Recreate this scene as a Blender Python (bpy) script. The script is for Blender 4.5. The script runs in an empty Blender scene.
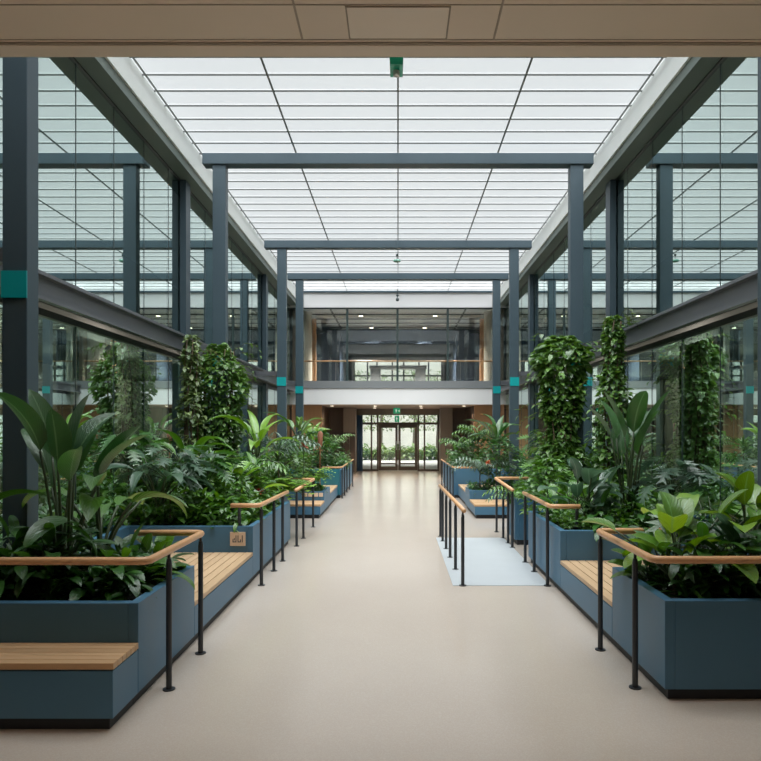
import bpy, math, random
from mathutils import Vector, Matrix

# ---------------------------------------------------------------- camera, world, light, exposure
sc = bpy.context.scene
C = sc.collection
EYE = 1.9
cam_d = bpy.data.cameras.new('camera'); cam = bpy.data.objects.new('camera', cam_d); C.objects.link(cam)
cam.location = (0, 0, EYE); cam.rotation_euler = (math.pi/2, 0, 0)
cam_d.sensor_width = 36; cam_d.lens = 650/761*36
cam_d.shift_x = -17.5/761; cam_d.shift_y = 48.5/761
cam_d.clip_start = 0.05; cam_d.clip_end = 300
sc.camera = cam

world = bpy.data.worlds.new('sky'); sc.world = world; world.use_nodes = True
bg = world.node_tree.nodes['Background']; bg.inputs[0].default_value = (.80, .88, .95, 1); bg.inputs[1].default_value = .55

SUN = 34.0
sl = bpy.data.lights.new('overcast_daylight', 'SUN'); sl.energy = SUN; sl.angle = math.radians(75); sl.color = (.94, .98, 1)
so = bpy.data.objects.new('overcast_daylight', sl); C.objects.link(so); so.location = (0, 12, 15); so.rotation_euler = (math.radians(14), 0, 0)

sc.view_settings.view_transform = 'Standard'; sc.view_settings.look = 'None'
sc.view_settings.exposure = 0.40; sc.view_settings.gamma = 1.0; sc.view_settings.use_curve_mapping = False
sc.cycles.max_bounces = 10; sc.cycles.transparent_max_bounces = 24; sc.cycles.glossy_bounces = 6
sc.cycles.diffuse_bounces = 5
sc.cycles.sample_clamp_indirect = 5
sc.cycles.use_denoising = True
sc.cycles.caustics_reflective = False

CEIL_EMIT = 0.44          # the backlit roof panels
R = math.radians

# ---------------------------------------------------------------- materials
def new_mat(name):
    m = bpy.data.materials.new(name); m.use_nodes = True
    nt = m.node_tree
    return m, nt, nt.nodes['Principled BSDF']

def mat(name, col, rough=.5, metal=0, spec=.5, bump=0, bscale=60, var=0, vscale=4, emit=0, coat=0):
    m, nt, p = new_mat(name)
    p.inputs['Base Color'].default_value = (*col, 1)
    p.inputs['Roughness'].default_value = rough; p.inputs['Metallic'].default_value = metal
    p.inputs['Specular IOR Level'].default_value = spec
    p.inputs['Coat Weight'].default_value = coat
    if emit:
        p.inputs['Emission Color'].default_value = (*col, 1); p.inputs['Emission Strength'].default_value = emit
    tc = nt.nodes.new('ShaderNodeTexCoord')
    if var:
        n = nt.nodes.new('ShaderNodeTexNoise'); n.inputs['Scale'].default_value = vscale; n.inputs['Detail'].default_value = 5
        nt.links.new(tc.outputs['Object'], n.inputs['Vector'])
        mr = nt.nodes.new('ShaderNodeMix'); mr.data_type = 'RGBA'
        mr.inputs['A'].default_value = (*[c*(1-var) for c in col], 1); mr.inputs['B'].default_value = (*[min(1, c*(1+var)) for c in col], 1)
        nt.links.new(n.outputs['Fac'], mr.inputs['Factor']); nt.links.new(mr.outputs['Result'], p.inputs['Base Color'])
    if bump:
        n = nt.nodes.new('ShaderNodeTexNoise'); n.inputs['Scale'].default_value = bscale; n.inputs['Detail'].default_value = 3
        nt.links.new(tc.outputs['Object'], n.inputs['Vector'])
        b = nt.nodes.new('ShaderNodeBump'); b.inputs['Strength'].default_value = bump; b.inputs['Distance'].default_value = .01
        nt.links.new(n.outputs['Fac'], b.inputs['Height']); nt.links.new(b.outputs['Normal'], p.inputs['Normal'])
    return m

def wood_mat(name, c1, c2, axis='X', rough=.45, scale=1.0):
    m, nt, p = new_mat(name)
    tc = nt.nodes.new('ShaderNodeTexCoord'); mp = nt.nodes.new('ShaderNodeMapping')
    s = {'X': (1.2, 22, 22), 'Y': (22, 1.2, 22), 'Z': (22, 22, 1.2)}[axis]
    mp.inputs['Scale'].default_value = [v*scale for v in s]
    nt.links.new(tc.outputs['Object'], mp.inputs['Vector'])
    n = nt.nodes.new('ShaderNodeTexNoise'); n.inputs['Scale'].default_value = 2.2; n.inputs['Detail'].default_value = 6; n.inputs['Distortion'].default_value = .6
    nt.links.new(mp.outputs['Vector'], n.inputs['Vector'])
    g = nt.nodes.new('ShaderNodeNewGeometry')
    mx = nt.nodes.new('ShaderNodeMix'); mx.data_type = 'RGBA'
    mx.inputs['A'].default_value = (*c1, 1); mx.inputs['B'].default_value = (*c2, 1)
    ad = nt.nodes.new('ShaderNodeMath'); ad.operation = 'MULTIPLY_ADD'; ad.inputs[1].default_value = .45
    nt.links.new(g.outputs['Random Per Island'], ad.inputs[0]); 
    m2 = nt.nodes.new('ShaderNodeMath'); m2.operation = 'MULTIPLY'; m2.inputs[1].default_value = .75
    nt.links.new(n.outputs['Fac'], m2.inputs[0]); nt.links.new(m2.outputs[0], ad.inputs[2])
    nt.links.new(ad.outputs[0], mx.inputs['Factor'])
    nt.links.new(mx.outputs['Result'], p.inputs['Base Color'])
    p.inputs['Roughness'].default_value = rough
    return m

def leaf_mat(name, dark, light, rib, rough=.34, veins=0, transl=.22):
    m, nt, p = new_mat(name); N = nt.nodes; L = nt.links
    g = N.new('ShaderNodeNewGeometry'); uv = N.new('ShaderNodeUVMap'); sp = N.new('ShaderNodeSeparateXYZ')
    L.new(uv.outputs['UV'], sp.inputs[0])
    mx = N.new('ShaderNodeMix'); mx.data_type = 'RGBA'
    mx.inputs['A'].default_value = (*dark, 1); mx.inputs['B'].default_value = (*light, 1)
    pw = N.new('ShaderNodeMath'); pw.operation = 'POWER'; pw.inputs[1].default_value = 1.6
    L.new(g.outputs['Random Per Island'], pw.inputs[0]); L.new(pw.outputs[0], mx.inputs['Factor'])
    sb = N.new('ShaderNodeMath'); sb.operation = 'SUBTRACT'; sb.inputs[1].default_value = .5; L.new(sp.outputs[0], sb.inputs[0])
    ab = N.new('ShaderNodeMath'); ab.operation = 'ABSOLUTE'; L.new(sb.outputs[0], ab.inputs[0])
    lt = N.new('ShaderNodeMath'); lt.operation = 'LESS_THAN'; lt.inputs[1].default_value = .035; L.new(ab.outputs[0], lt.inputs[0])
    ml = N.new('ShaderNodeMath'); ml.operation = 'MULTIPLY'; ml.inputs[1].default_value = .7; L.new(lt.outputs[0], ml.inputs[0])
    m2 = N.new('ShaderNodeMix'); m2.data_type = 'RGBA'; m2.inputs['B'].default_value = (*rib, 1)
    L.new(ml.outputs[0], m2.inputs['Factor']); L.new(mx.outputs['Result'], m2.inputs['A'])
    L.new(m2.outputs['Result'], p.inputs['Base Color'])
    # side veins as relief
    v1 = N.new('ShaderNodeMath'); v1.operation = 'MULTIPLY_ADD'; v1.inputs[1].default_value = -.9
    L.new(ab.outputs[0], v1.inputs[0]); L.new(sp.outputs[1], v1.inputs[2])
    v2 = N.new('ShaderNodeMath'); v2.operation = 'MULTIPLY'; v2.inputs[1].default_value = 90 if veins else 50; L.new(v1.outputs[0], v2.inputs[0])
    v3 = N.new('ShaderNodeMath'); v3.operation = 'SINE'; L.new(v2.outputs[0], v3.inputs[0])
    b = N.new('ShaderNodeBump'); b.inputs['Strength'].default_value = .35 if veins else .25; b.inputs['Distance'].default_value = .004
    L.new(v3.outputs[0], b.inputs['Height']); L.new(b.outputs['Normal'], p.inputs['Normal'])
    p.inputs['Roughness'].default_value = rough; p.inputs['Specular IOR Level'].default_value = .7
    p.inputs['Coat Weight'].default_value = .35; p.inputs['Coat Roughness'].default_value = .22
    tr = N.new('ShaderNodeBsdfTranslucent'); ms = N.new('ShaderNodeMixShader'); ms.inputs[0].default_value = transl
    hs = N.new('ShaderNodeHueSaturation'); hs.inputs['Hue'].default_value = .48; hs.inputs['Value'].default_value = 1.6; hs.inputs['Saturation'].default_value = 1.1
    L.new(m2.outputs['Result'], hs.inputs['Color']); L.new(hs.outputs[0], tr.inputs['Color'])
    L.new(p.outputs[0], ms.inputs[1]); L.new(tr.outputs[0], ms.inputs[2])
    L.new(ms.outputs[0], N['Material Output'].inputs['Surface'])
    return m

def glass_mat(name, refl, rcol, tcol):
    m = bpy.data.materials.new(name); m.use_nodes = True; nt = m.node_tree; N = nt.nodes; L = nt.links
    N.remove(N['Principled BSDF'])
    gl = N.new('ShaderNodeBsdfGlossy'); gl.inputs['Color'].default_value = (*rcol, 1); gl.inputs['Roughness'].default_value = 0.0
    tp = N.new('ShaderNodeBsdfTransparent'); tp.inputs['Color'].default_value = (*tcol, 1)
    fr = N.new('ShaderNodeLayerWeight'); fr.inputs['Blend'].default_value = .35
    mr = N.new('ShaderNodeMapRange'); mr.inputs['To Min'].default_value = refl; mr.inputs['To Max'].default_value = min(1, refl+.4) if refl else .04
    L.new(fr.outputs['Fresnel'], mr.inputs['Value'])
    ms = N.new('ShaderNodeMixShader'); L.new(mr.outputs[0], ms.inputs[0]); L.new(tp.outputs[0], ms.inputs[1]); L.new(gl.outputs[0], ms.inputs[2])
    L.new(ms.outputs[0], N['Material Output'].inputs['Surface'])
    return m

def floor_mat():
    m, nt, p = new_mat('beige_terrazzo_floor'); N = nt.nodes; L = nt.links
    tc = N.new('ShaderNodeTexCoord')
    n1 = N.new('ShaderNodeTexNoise'); n1.inputs['Scale'].default_value = 1.1; n1.inputs['Detail'].default_value = 4
    n2 = N.new('ShaderNodeTexVoronoi'); n2.inputs['Scale'].default_value = 110
    L.new(tc.outputs['Object'], n1.inputs['Vector']); L.new(tc.outputs['Object'], n2.inputs['Vector'])
    a = N.new('ShaderNodeMix'); a.data_type = 'RGBA'; a.inputs['A'].default_value = (.50, .44, .38, 1); a.inputs['B'].default_value = (.55, .49, .425, 1)
    L.new(n1.outputs['Fac'], a.inputs['Factor'])
    b = N.new('ShaderNodeMix'); b.data_type = 'RGBA'; b.inputs['B'].default_value = (.42, .34, .28, 1)
    cr = N.new('ShaderNodeMapRange'); cr.inputs['From Min'].default_value = .0; cr.inputs['From Max'].default_value = .9; cr.inputs['To Min'].default_value = .45; cr.inputs['To Max'].default_value = 0
    L.new(n2.outputs['Distance'], cr.inputs['Value']); L.new(cr.outputs[0], b.inputs['Factor']); L.new(a.outputs['Result'], b.inputs['A'])
    L.new(b.outputs['Result'], p.inputs['Base Color'])
    p.inputs['Roughness'].default_value = .17; p.inputs['Specular IOR Level'].default_value = .55
    return m

M = {}
M['floor'] = floor_mat()
M['mat_grey'] = mat('pale_grey_ramp_surface', (.42, .45, .465), .5, bump=.1, var=.05)
M['blue'] = mat('slate_blue_laminate', (.052, .145, .235), .42, var=.06, vscale=1.5, bump=.03, bscale=200)
M['teal_panel'] = mat('teal_panel', (.02, .15, .2), .3)
M['plinth'] = mat('black_plinth', (.008, .009, .012), .5)
M['soil'] = mat('dark_soil', (.012, .009, .006), .95, bump=1, bscale=40, var=.4, vscale=20)
M['wood_x'] = wood_mat('oak_slats_crosswise', (.40, .235, .115), (.62, .41, .23), 'X')
M['wood_y'] = wood_mat('oak_slats_lengthwise', (.42, .27, .15), (.64, .45, .27), 'Y')
M['rail_wood'] = wood_mat('oak_handrail', (.47, .235, .10), (.66, .38, .19), 'X', rough=.35, scale=.6)
M['post'] = mat('charcoal_steel_post', (.035, .038, .042), .38, metal=.3)
M['steel'] = mat('blue_grey_painted_steel', (.055, .088, .110), .45, var=.05)
M['beam'] = mat('grey_painted_beam', (.14, .15, .165), .35, metal=.2)
M['dark'] = mat('dark_frame', (.02, .026, .026), .4)
M['mull'] = mat('dark_green_joint', (.025, .045, .045), .4)
M['soffit_green'] = mat('grey_green_soffit', (.13, .165, .145), .5)
M['teal'] = mat('turquoise_plate', (.0, .38, .40), .4)
M['white'] = mat('white_plaster', (.84, .84, .84), .6)
M['offwhite'] = mat('offwhite_fascia', (.74, .77, .75), .6)
M['soffit'] = mat('beige_soffit', (.80, .70, .59), .6)
M['groove'] = mat('soffit_joint', (.42, .36, .29), .7)
M['glass'] = glass_mat('coated_facade_glass', .66, (.84, .985, .95), (.62, .86, .80))
M['pane_body'] = glass_mat('glass_body', 0.0, (.9, .95, .95), (.97, .99, .98))
M['clear'] = glass_mat('clear_glass', .05, (.9, .95, .95), (.93, .95, .94))
M['concrete'] = mat('pale_concrete', (.52, .48, .40), .8, var=.15, vscale=3, bump=.2)
M['timber'] = wood_mat('warm_timber_panel', (.36, .185, .085), (.50, .27, .135), 'Z', scale=.3)
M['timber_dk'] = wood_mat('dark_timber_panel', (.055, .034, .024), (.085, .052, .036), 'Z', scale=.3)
M['timber_gr'] = wood_mat('grey_brown_timber', (.17, .135, .105), (.24, .195, .15), 'Z', scale=.3)
M['doorframe'] = mat('brown_door_frame', (.085, .06, .045), .4)
M['grey_band'] = mat('grey_metal_edge', (.26, .275, .285), .4, metal=.2)
M['curtain'] = mat('beige_curtain', (.50, .40, .27), .8, var=.15, vscale=2)
M['navy'] = mat('navy_curtain', (.03, .05, .085), .7)
M['room_wall'] = mat('interior_wall', (.33, .31, .26), .8)
M['room_dark'] = mat('interior_dark', (.20, .22, .20), .8)
M['exit'] = mat('green_exit_sign', (.02, .33, .16), .4, emit=.35)
M['signwhite'] = mat('sign_white', (.8, .85, .8), .4, emit=.3)
M['added_lamp_lens'] = mat('added_lamp_lens', (1, .86, .68), .4, emit=4)  # glowing lenses of the added gallery and lobby lamps
M['plaque'] = mat('wooden_plaque', (.66, .50, .37), .5)
M['ink'] = mat('dark_ink', (.03, .04, .06), .5)
M['terracotta'] = mat('outside_paving', (.45, .42, .38), .8)
M['stem'] = mat('plant_stem', (.035, .06, .02), .5)
M['woody'] = mat('woody_stem', (.09, .06, .035), .8)
M['red'] = mat('red_bract', (.32, .03, .03), .45)
M['orange'] = mat('orange_bract', (.50, .12, .03), .45)
M['stone'] = mat('rusty_totem', (.27, .11, .06), .8)

G = lambda r, g, b: (r, g, b)
M['lf_deep'] = leaf_mat('deep_green_leaf', G(.012, .064, .010), G(.055, .19, .022), G(.07, .16, .06))
M['lf_mid'] = leaf_mat('mid_green_leaf', G(.030, .11, .012), G(.11, .27, .025), G(.10, .2, .07))
M['lf_bright'] = leaf_mat('bright_green_leaf', G(.09, .22, .02), G(.26, .46, .045), G(.2, .4, .12))
M['lf_ivy'] = leaf_mat('ivy_leaf', G(.045, .12, .02), G(.15, .31, .05), G(.12, .22, .08), rough=.4)
M['lf_vari'] = leaf_mat('yellow_green_leaf', G(.06, .12, .03), G(.22, .30, .10), G(.2, .3, .12), rough=.45)
M['lf_strel'] = leaf_mat('paddle_leaf', G(.022, .085, .022), G(.05, .15, .035), G(.11, .22, .09), rough=.38, veins=1, transl=.28)
M['lf_blue'] = leaf_mat('grey_green_leaf', G(.045, .10, .06), G(.10, .18, .11), G(.16, .25, .17), rough=.3)

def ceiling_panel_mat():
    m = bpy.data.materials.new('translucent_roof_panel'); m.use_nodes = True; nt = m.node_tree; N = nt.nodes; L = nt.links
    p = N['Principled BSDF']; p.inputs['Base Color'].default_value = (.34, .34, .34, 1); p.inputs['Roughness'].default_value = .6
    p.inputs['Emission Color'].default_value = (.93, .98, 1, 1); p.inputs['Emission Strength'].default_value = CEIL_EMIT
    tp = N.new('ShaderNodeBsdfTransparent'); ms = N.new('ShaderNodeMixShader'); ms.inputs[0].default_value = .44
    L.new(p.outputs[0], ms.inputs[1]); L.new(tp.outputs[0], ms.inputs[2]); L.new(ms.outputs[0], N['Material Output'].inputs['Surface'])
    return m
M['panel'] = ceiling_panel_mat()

# ---------------------------------------------------------------- mesh helpers
class MB:
    def __init__(s): s.v = []; s.f = []; s.uv = []; s.mi = []; s.smooth = True
    def face(s, idx, uvs=None, mi=0):
        s.f.append(tuple(idx)); s.uv.append(uvs or [(0, 0)]*len(idx)); s.mi.append(mi)
    def box(s, x0, x1, y0, y1, z0, z1, mi=0):
        b = len(s.v)
        s.v += [(x0, y0, z0), (x1, y0, z0), (x1, y1, z0), (x0, y1, z0), (x0, y0, z1), (x1, y0, z1), (x1, y1, z1), (x0, y1, z1)]
        for q in ((0, 3, 2, 1), (4, 5, 6, 7), (0, 1, 5, 4), (1, 2, 6, 5), (2, 3, 7, 6), (3, 0, 4, 7)): s.face([b+i for i in q], mi=mi)
        return s
    def ring_sweep(s, pts, rads, n=8, cap=True):
        pts = [Vector(p) for p in pts]
        if not isinstance(rads, (list, tuple)): rads = [rads]*len(pts)
        b = len(s.v); up = Vector((0, 0, 1)); ref = None
        for i, p in enumerate(pts):
            t = (pts[min(i+1, len(pts)-1)] - pts[max(i-1, 0)]).normalized()
            if ref is None: ref = t.cross(up) if abs(t.z) < .95 else Vector((1, 0, 0))
            ref = (ref - t*ref.dot(t))
            if ref.length < 1e-5: ref = t.orthogonal()
            ref.normalize(); bi = t.cross(ref)
            for k in range(n):
                a = 2*math.pi*k/n
                s.v.append(tuple(p + (ref*math.cos(a)+bi*math.sin(a))*rads[i]))
        for i in range(len(pts)-1):
            for k in range(n):
                s.face([b+i*n+k, b+i*n+(k+1) % n, b+(i+1)*n+(k+1) % n, b+(i+1)*n+k])
        if cap:
            s.face([b+k for k in range(n)][::-1]); s.face([b+(len(pts)-1)*n+k for k in range(n)])
        return s
    def cyl(s, x, y, z0, z1, r, n=14): return s.ring_sweep([(x, y, z0), (x, y, z1)], r, n)
    def mesh(s, name, mats):
        me = bpy.data.meshes.new(name); me.from_pydata(s.v, [], s.f)
        if not isinstance(mats, (list, tuple)): mats = [mats]
        for m in mats: me.materials.append(m)
        u = me.uv_layers.new(name='UVMap'); flat = []
        for q in s.uv:
            for a in q: flat += a
        u.data.foreach_set('uv', flat)
        me.polygons.foreach_set('material_index', s.mi)
        return me
    def build(s, name, mats, parent=None, bevel=0, smooth=False, loc=None):
        me = s.mesh(name, mats); o = bpy.data.objects.new(name, me); C.objects.link(o)
        if loc: o.location = loc
        if parent: o.parent = parent; o.matrix_parent_inverse = Matrix.Translation(-Vector(parent.location)) if parent.parent is None else Matrix()
        if smooth: me.polygons.foreach_set('use_smooth', [True]*len(me.polygons))
        if bevel:
            md = o.modifiers.new('bevel', 'BEVEL'); md.width = bevel; md.segments = 2; md.limit_method = 'ANGLE'
        return o

def struct(name, mb, m, parent=None, **k):
    o = mb.build(name, m, parent, **k)
    if parent is None: o['kind'] = 'structure'
    return o
def tag(o, label, cat, group=None, kind=None):
    o['label'] = label; o['category'] = cat
    if group: o['group'] = group
    if kind: o['kind'] = kind
    return o
def empty(name, loc, label, cat, group=None):
    o = bpy.data.objects.new(name, None); C.objects.link(o); o.location = loc; o.empty_display_size = .1
    return tag(o, label, cat, group)
BX = lambda *a: MB().box(*a)

# ---------------------------------------------------------------- main dimensions (x across, y away from the camera)
XW = 4.10      # glass wall
XF = 3.78      # fascia and mezzanine beam face
ZC = EYE+5.25  # luminous ceiling
ZS = EYE+4.77  # fascia lower edge
YS = 4.02      # end of the soffit over the camera
YE = 24.6      # gallery facade
YD = 29.4      # entrance doors
ZSO = 4.2      # soffit height

# ---------------------------------------------------------------- floor
struct('floor', BX(-9, 9, -7, YD+.1, -.2, 0), M['floor'])
rm = MB(); b = 0
rm.v = [(.665, 7.87, .001), (1.84, 7.87, .001), (1.84, 11.33, .001), (.665, 11.33, .001), (.665, 7.87, .006), (1.84, 7.87, .006), (1.84, 11.33, .006), (.665, 11.33, .006)]
for q in ((4, 5, 6, 7), (0, 1, 5, 4), (1, 2, 6, 5), (2, 3, 7, 6), (3, 0, 4, 7)): rm.face(q)
tag(rm.build('floor_mat', M['mat_grey']), 'flat pale grey floor panel set into the beige walkway beside the low handrail', 'floor mat')

# ---------------------------------------------------------------- luminous ceiling
row0 = 9.61
rows = []
y = row0
while y > YS+.25: y -= .4607
ys = []
while y < YE+.01: ys.append(y); y += .4607
ys = [YS] + [v for v in ys if v > YS+.05 and v < YE-.05] + [YE]
cols = [-XF, -1.93, 0, 1.89, XF]
cp = MB()
for i in range(len(ys)-1):
    for j in range(4): cp.box(cols[j]+.001, cols[j+1]-.001, ys[i]+.001, ys[i+1]-.001, ZC, ZC+.02)
struct('ceiling', cp, M['panel'])
M['seam'] = mat('grey_roof_seam', (.14, .15, .145), .5)
sm = MB()
for v in ys[1:-1]: sm.box(-XF, XF, v-.012, v+.012, ZC-.020, ZC-.004)
struct('ceiling_crossbar', sm, M['seam'])
sm = MB()
for v in cols[1:-1]: sm.box(v-.013, v+.013, YS, YE, ZC-.03, ZC-.008)
for v in (-XF+.05, XF-.05): sm.box(v-.01, v+.01, YS, YE, ZC-.03, ZC-.008)
struct('ceiling_runner', sm, M['seam'])

for s, side in ((-1, 'left'), (1, 'right')):
    a, b_ = sorted((s*XF, s*(XF+.14)))
    struct('trim_fascia_'+side, BX(a, b_, YS, YE, ZS+.06, ZC+.02), M['offwhite'])
    a, b_ = sorted((s*(XF+.03), s*(XW+.3)))
    struct('trim_soffit_'+side, BX(a, b_, YS, YE, ZS-.10, ZS+.055), M['soffit_green'])
    # roof over the side rooms
    a, b_ = sorted((s*(XF+.15), s*9))
    struct('ceiling_side_'+side, BX(a, b_, YS, YE+10, ZS+.06, ZS+.3), M['white'])

# soffit over the camera
struct('ceiling_soffit', BX(-9, 9, -7, YS-.13, ZSO+.012, ZSO+.2), M['soffit'])
struct('trim_soffit_edge', BX(-9, 9, YS-.12, YS, ZSO, ZSO+.22), M['soffit'])
g = MB()
g.box(-9, 9, YS-.135, YS-.12, ZSO+.004, ZSO+.015)
g.box(-9, 9, YS-.165, YS-.158, ZSO+.009, ZSO+.013)
for i in range(8):
    yy = 1.5396*2.3 - i*.6
    g.box(-9, 9, yy-.004, yy+.004, ZSO+.009, ZSO+.013)
for k in (-1, 0):
    xx = k*1.135 + .5675
    g.box(xx-.006, xx+.006, -7, YS-.16, ZSO+.008, ZSO+.013)
struct('trim_soffit_joint', g, M['groove'])
hp = MB()
x0, x1, y0, y1 = -.29, .29, 3.56, 3.84
hp.box(x0, x0+.008, y0, y1, ZSO+.006, ZSO+.013); hp.box(x1-.008, x1, y0, y1, ZSO+.006, ZSO+.013); hp.box(x0, x1, y0-.008, y0, ZSO+.006, ZSO+.013); hp.box(x0, x1, y1, y1+.008, ZSO+.006, ZSO+.013)
hatch = BX(x0+.01, x1-.01, y0, y1, ZSO+.007, ZSO+.0125)
hh = empty('access_panel', (0, 3.7, ZSO), 'square access panel in the beige ceiling above the walkway', 'access panel')
hatch.build('panel_face', mat('access_panel_face', (.83, .74, .63), .5), hh); hp.build('panel_frame', M['groove'], hh)
struct('wall_bulkhead', BX(-9, 9, YS-.12, YS, ZSO+.22, ZC+.3), M['white'])
struct('wall_back', BX(-9, 9, -7.2, -7, 0, ZSO+.2), M['room_wall'])
for s, side in ((-1, 'left'), (1, 'right')):
    a, b_ = sorted((s*9, s*9.2)); struct('wall_outer_'+side, BX(a, b_, -7.2, YE+10, 0, ZC+.3), M['room_wall'])

# ---------------------------------------------------------------- glass walls with beams, rooms behind
BOT, TOP = EYE+1.38, EYE+1.68       # beam zone
mul_y = []
yy = 4.94
while yy < YE: mul_y.append(yy); yy += 1.11
n = 0
for s, side in ((-1, 'left'), (1, 'right')):
    def XX(a, b): return tuple(sorted((s*a, s*b)))
    # mezzanine slab and beam
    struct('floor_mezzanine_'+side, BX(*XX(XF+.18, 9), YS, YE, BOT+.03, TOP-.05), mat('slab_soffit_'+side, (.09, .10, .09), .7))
    bm_ = MB()
    x0, x1 = XX(XF, XF+.17)
    xa, xb = XX(XF, XF+.08); bm_.box(xa, xb, YS, YE, BOT-.0, BOT+.035); bm_.box(x0, x1, YS, YE, TOP-.04, TOP)
    xa, xb = XX(XF+.07, XF+.17); bm_.box(xa, xb, YS, YE, BOT+.035, TOP-.04)
    struct('trim_beam_'+side, bm_, M['beam'])
    for lvl, z0, z1 in (('upper', TOP-.05, ZS-.10), ('lower', 0.0, BOT-.05)):
        n += 1
        gb = BX(*XX(XW, XW+.02), YS, YE, z0, z1)
        # solar coating on the hall side of the pane
        gb.mi = [0 if i == (5 if s > 0 else 3) else 1 for i in range(6)]
        w = struct('window_%d' % n, gb, [M['glass'], M['pane_body']])
        w['label'] = ('upper' if lvl == 'upper' else 'lower')+' glass wall along the walkway'
        for v in mul_y:
            MB().box(*XX(XW-.003, XW+.03), v-.010, v+.010, z0, z1).build('mullion', M['mull'], w)
        MB().box(*XX(XW-.03, XW+.04), YS, YE, z1-.03 if lvl == 'lower' else z1-.02, z1+.05 if lvl == 'lower' else z1).build('head_rail', M['dark'], w)
    # steel posts on the glass line
    for k, v in enumerate((12.3, 19.7)):
        p = empty('wall_column', (s*4.03, v, 0), '', 'column', 'steel columns standing against the glass walls')
        BX(*XX(3.97, 4.085), v-.13, v+.13, 0, BOT-.01).build('lower_shaft', M['steel'], p)
        BX(*XX(3.97, 4.085), v-.13, v+.13, TOP+.01, ZS-.11).build('upper_shaft', M['steel'], p)
        p['label'] = ('blue grey steel column against the ' + ('plain-floor side' if s < 0 else 'grey-mat side') + ' glass wall, ' + ('by the taller vine-wrapped frame' if k == 0 else 'close to the gallery'))
        p['kind'] = 'thing'
    # rooms behind the glass
    struct('wall_room_'+side, BX(*XX(7.6, 7.75), YS, YE, 0, ZS+.05), M['room_wall'])
    for v in (6.3, 10.2, 14.2, 18.5):
        struct('wall_partition_'+side, BX(*XX(6.2, 7.55), v, v+.12, 0, BOT-.02), M['room_dark'])
    cu = 0
    for v0, v1, mm in ((6.2, 6.9, 'navy'), (7.3, 8.0, 'curtain'), (8.5, 8.8, 'navy'), (9.0, 10.2, 'curtain'), (12.6, 13.4, 'curtain'), (16.0, 17.2, 'curtain')):
        q = MB(); x = 4.45
        N_ = int((v1-v0)/.035); base = len(q.v)
        for i in range(N_+1):
            yy = v0+(v1-v0)*i/N_; off = .035*math.sin(i*1.25)
            q.v += [(s*(x+off), yy, .003), (s*(x+off), yy, BOT-.08), (s*(x+off+.006), yy, .003), (s*(x+off+.006), yy, BOT-.08)]
        for i in range(N_):
            a = base+i*4; q.face((a, a+4, a+5, a+1)); q.face((a+2, a+3, a+7, a+6))
        a = base; q.face((a, a+1, a+3, a+2)); a = base+N_*4; q.face((a, a+2, a+3, a+1))
        c = q.build('curtain', M[mm])
        tag(c, ('dark navy' if mm == 'navy' else 'beige')+' full height curtain behind the lower glass, '+('grey-mat side' if s > 0 else 'plain-floor side')+', %s' % ('first', 'second', 'third', 'fourth', 'fifth', 'sixth')[cu], 'curtain', 'curtains behind the lower glass'); cu += 1

for s in (-1, 1):  # lamps added in the side rooms so curtains and walls show
    for k, (lx, ly) in enumerate(((5.6, 7.6), (5.6, 12.0), (5.6, 17.0))):
        o = empty('added_room_lamp', (s*lx, ly, BOT-.02), 'small lamp added to light the rooms behind the lower glass', 'ceiling lamp', 'added lamps behind the lower glass')
        MB().cyl(s*lx, ly, BOT-.05, BOT-.001, .12, 20).build('added_lamp_case', M['grey_band'], o)
        ld = bpy.data.lights.new('added_room_fill', 'POINT'); ld.energy = 120; ld.color = (1, .90, .76); ld.shadow_soft_size = .1
        lo = bpy.data.objects.new('added_room_fill', ld); C.objects.link(lo); lo.location = (0, 0, -.25); lo.parent = o

# ---------------------------------------------------------------- portal frames
portal_y = (5.6, 12.0, 17.5, 21.15)
pl = ('front steel portal frame whose dark columns stand nearest the camera planters',
      'blue grey portal frame with ivy climbing both legs',
      'blue grey portal frame between the ivy frame and the gallery frame',
      'blue grey portal frame standing just before the gallery glass')
for k, v in enumerate(portal_y):
    p = empty('portal_frame', (0, v, 0), pl[k], 'portal frame', 'steel portal frames spanning the walkway')
    BX(-3.58, 3.58, v-.12, v+.12, EYE+4.85, EYE+5.05).build('crossbeam', M['steel'], p, bevel=.006)
    for s in (-1, 1):
        w = .12 if k else .105; XP = (3.25, 3.28, 3.12, 3.20)[k]
        cl = BX(s*XP-w, s*XP+w, v-.09, v+.09, .0, EYE+4.845).build('column', M['steel'], p, bevel=.006)
        zb = EYE+(1.27 if k else 1.225)
        BX(s*XP-w-.004, s*XP+w+.004, v-.105, v-.091, zb-.115, zb+.115).build('turquoise_sleeve', M['teal'], p)
        a, b_ = sorted((s*(XP+w+.012), s*(XF+.06)))
        BX(a, b_, v-.05, v+.05, BOT+.05, BOT+.17).build('bracket', M['beam'], p)

# ---------------------------------------------------------------- ceiling fittings
d = empty('ceiling_fitting', (-.01, 4.2, EYE+2.5), 'green wedge-shaped fitting hanging just below the beige ceiling edge', 'light fitting')
q = MB(); q.v = [(-.075, 4.06, EYE+2.8), (.055, 4.06, EYE+2.8), (.055, 4.3, EYE+2.8), (-.075, 4.3, EYE+2.8), (-.05, 4.1, EYE+2.30), (.03, 4.1, EYE+2.30), (.03, 4.25, EYE+2.30), (-.05, 4.25, EYE+2.30)]
for f in ((3, 2, 1, 0), (4, 5, 6, 7), (0, 1, 5, 4), (1, 2, 6, 5), (2, 3, 7, 6), (3, 0, 4, 7)): q.face(f)
q.build('housing', mat('green_housing', (.0, .42, .26), .35), d)
BX(-.03, .01, YS+.001, 4.06, EYE+2.55, EYE+2.65).build('wall_bracket', M['grey_band'], d)
MB().cyl(-.01, 4.18, EYE+2.27, EYE+2.30, .02).build('sensor', M['white'], d)
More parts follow.
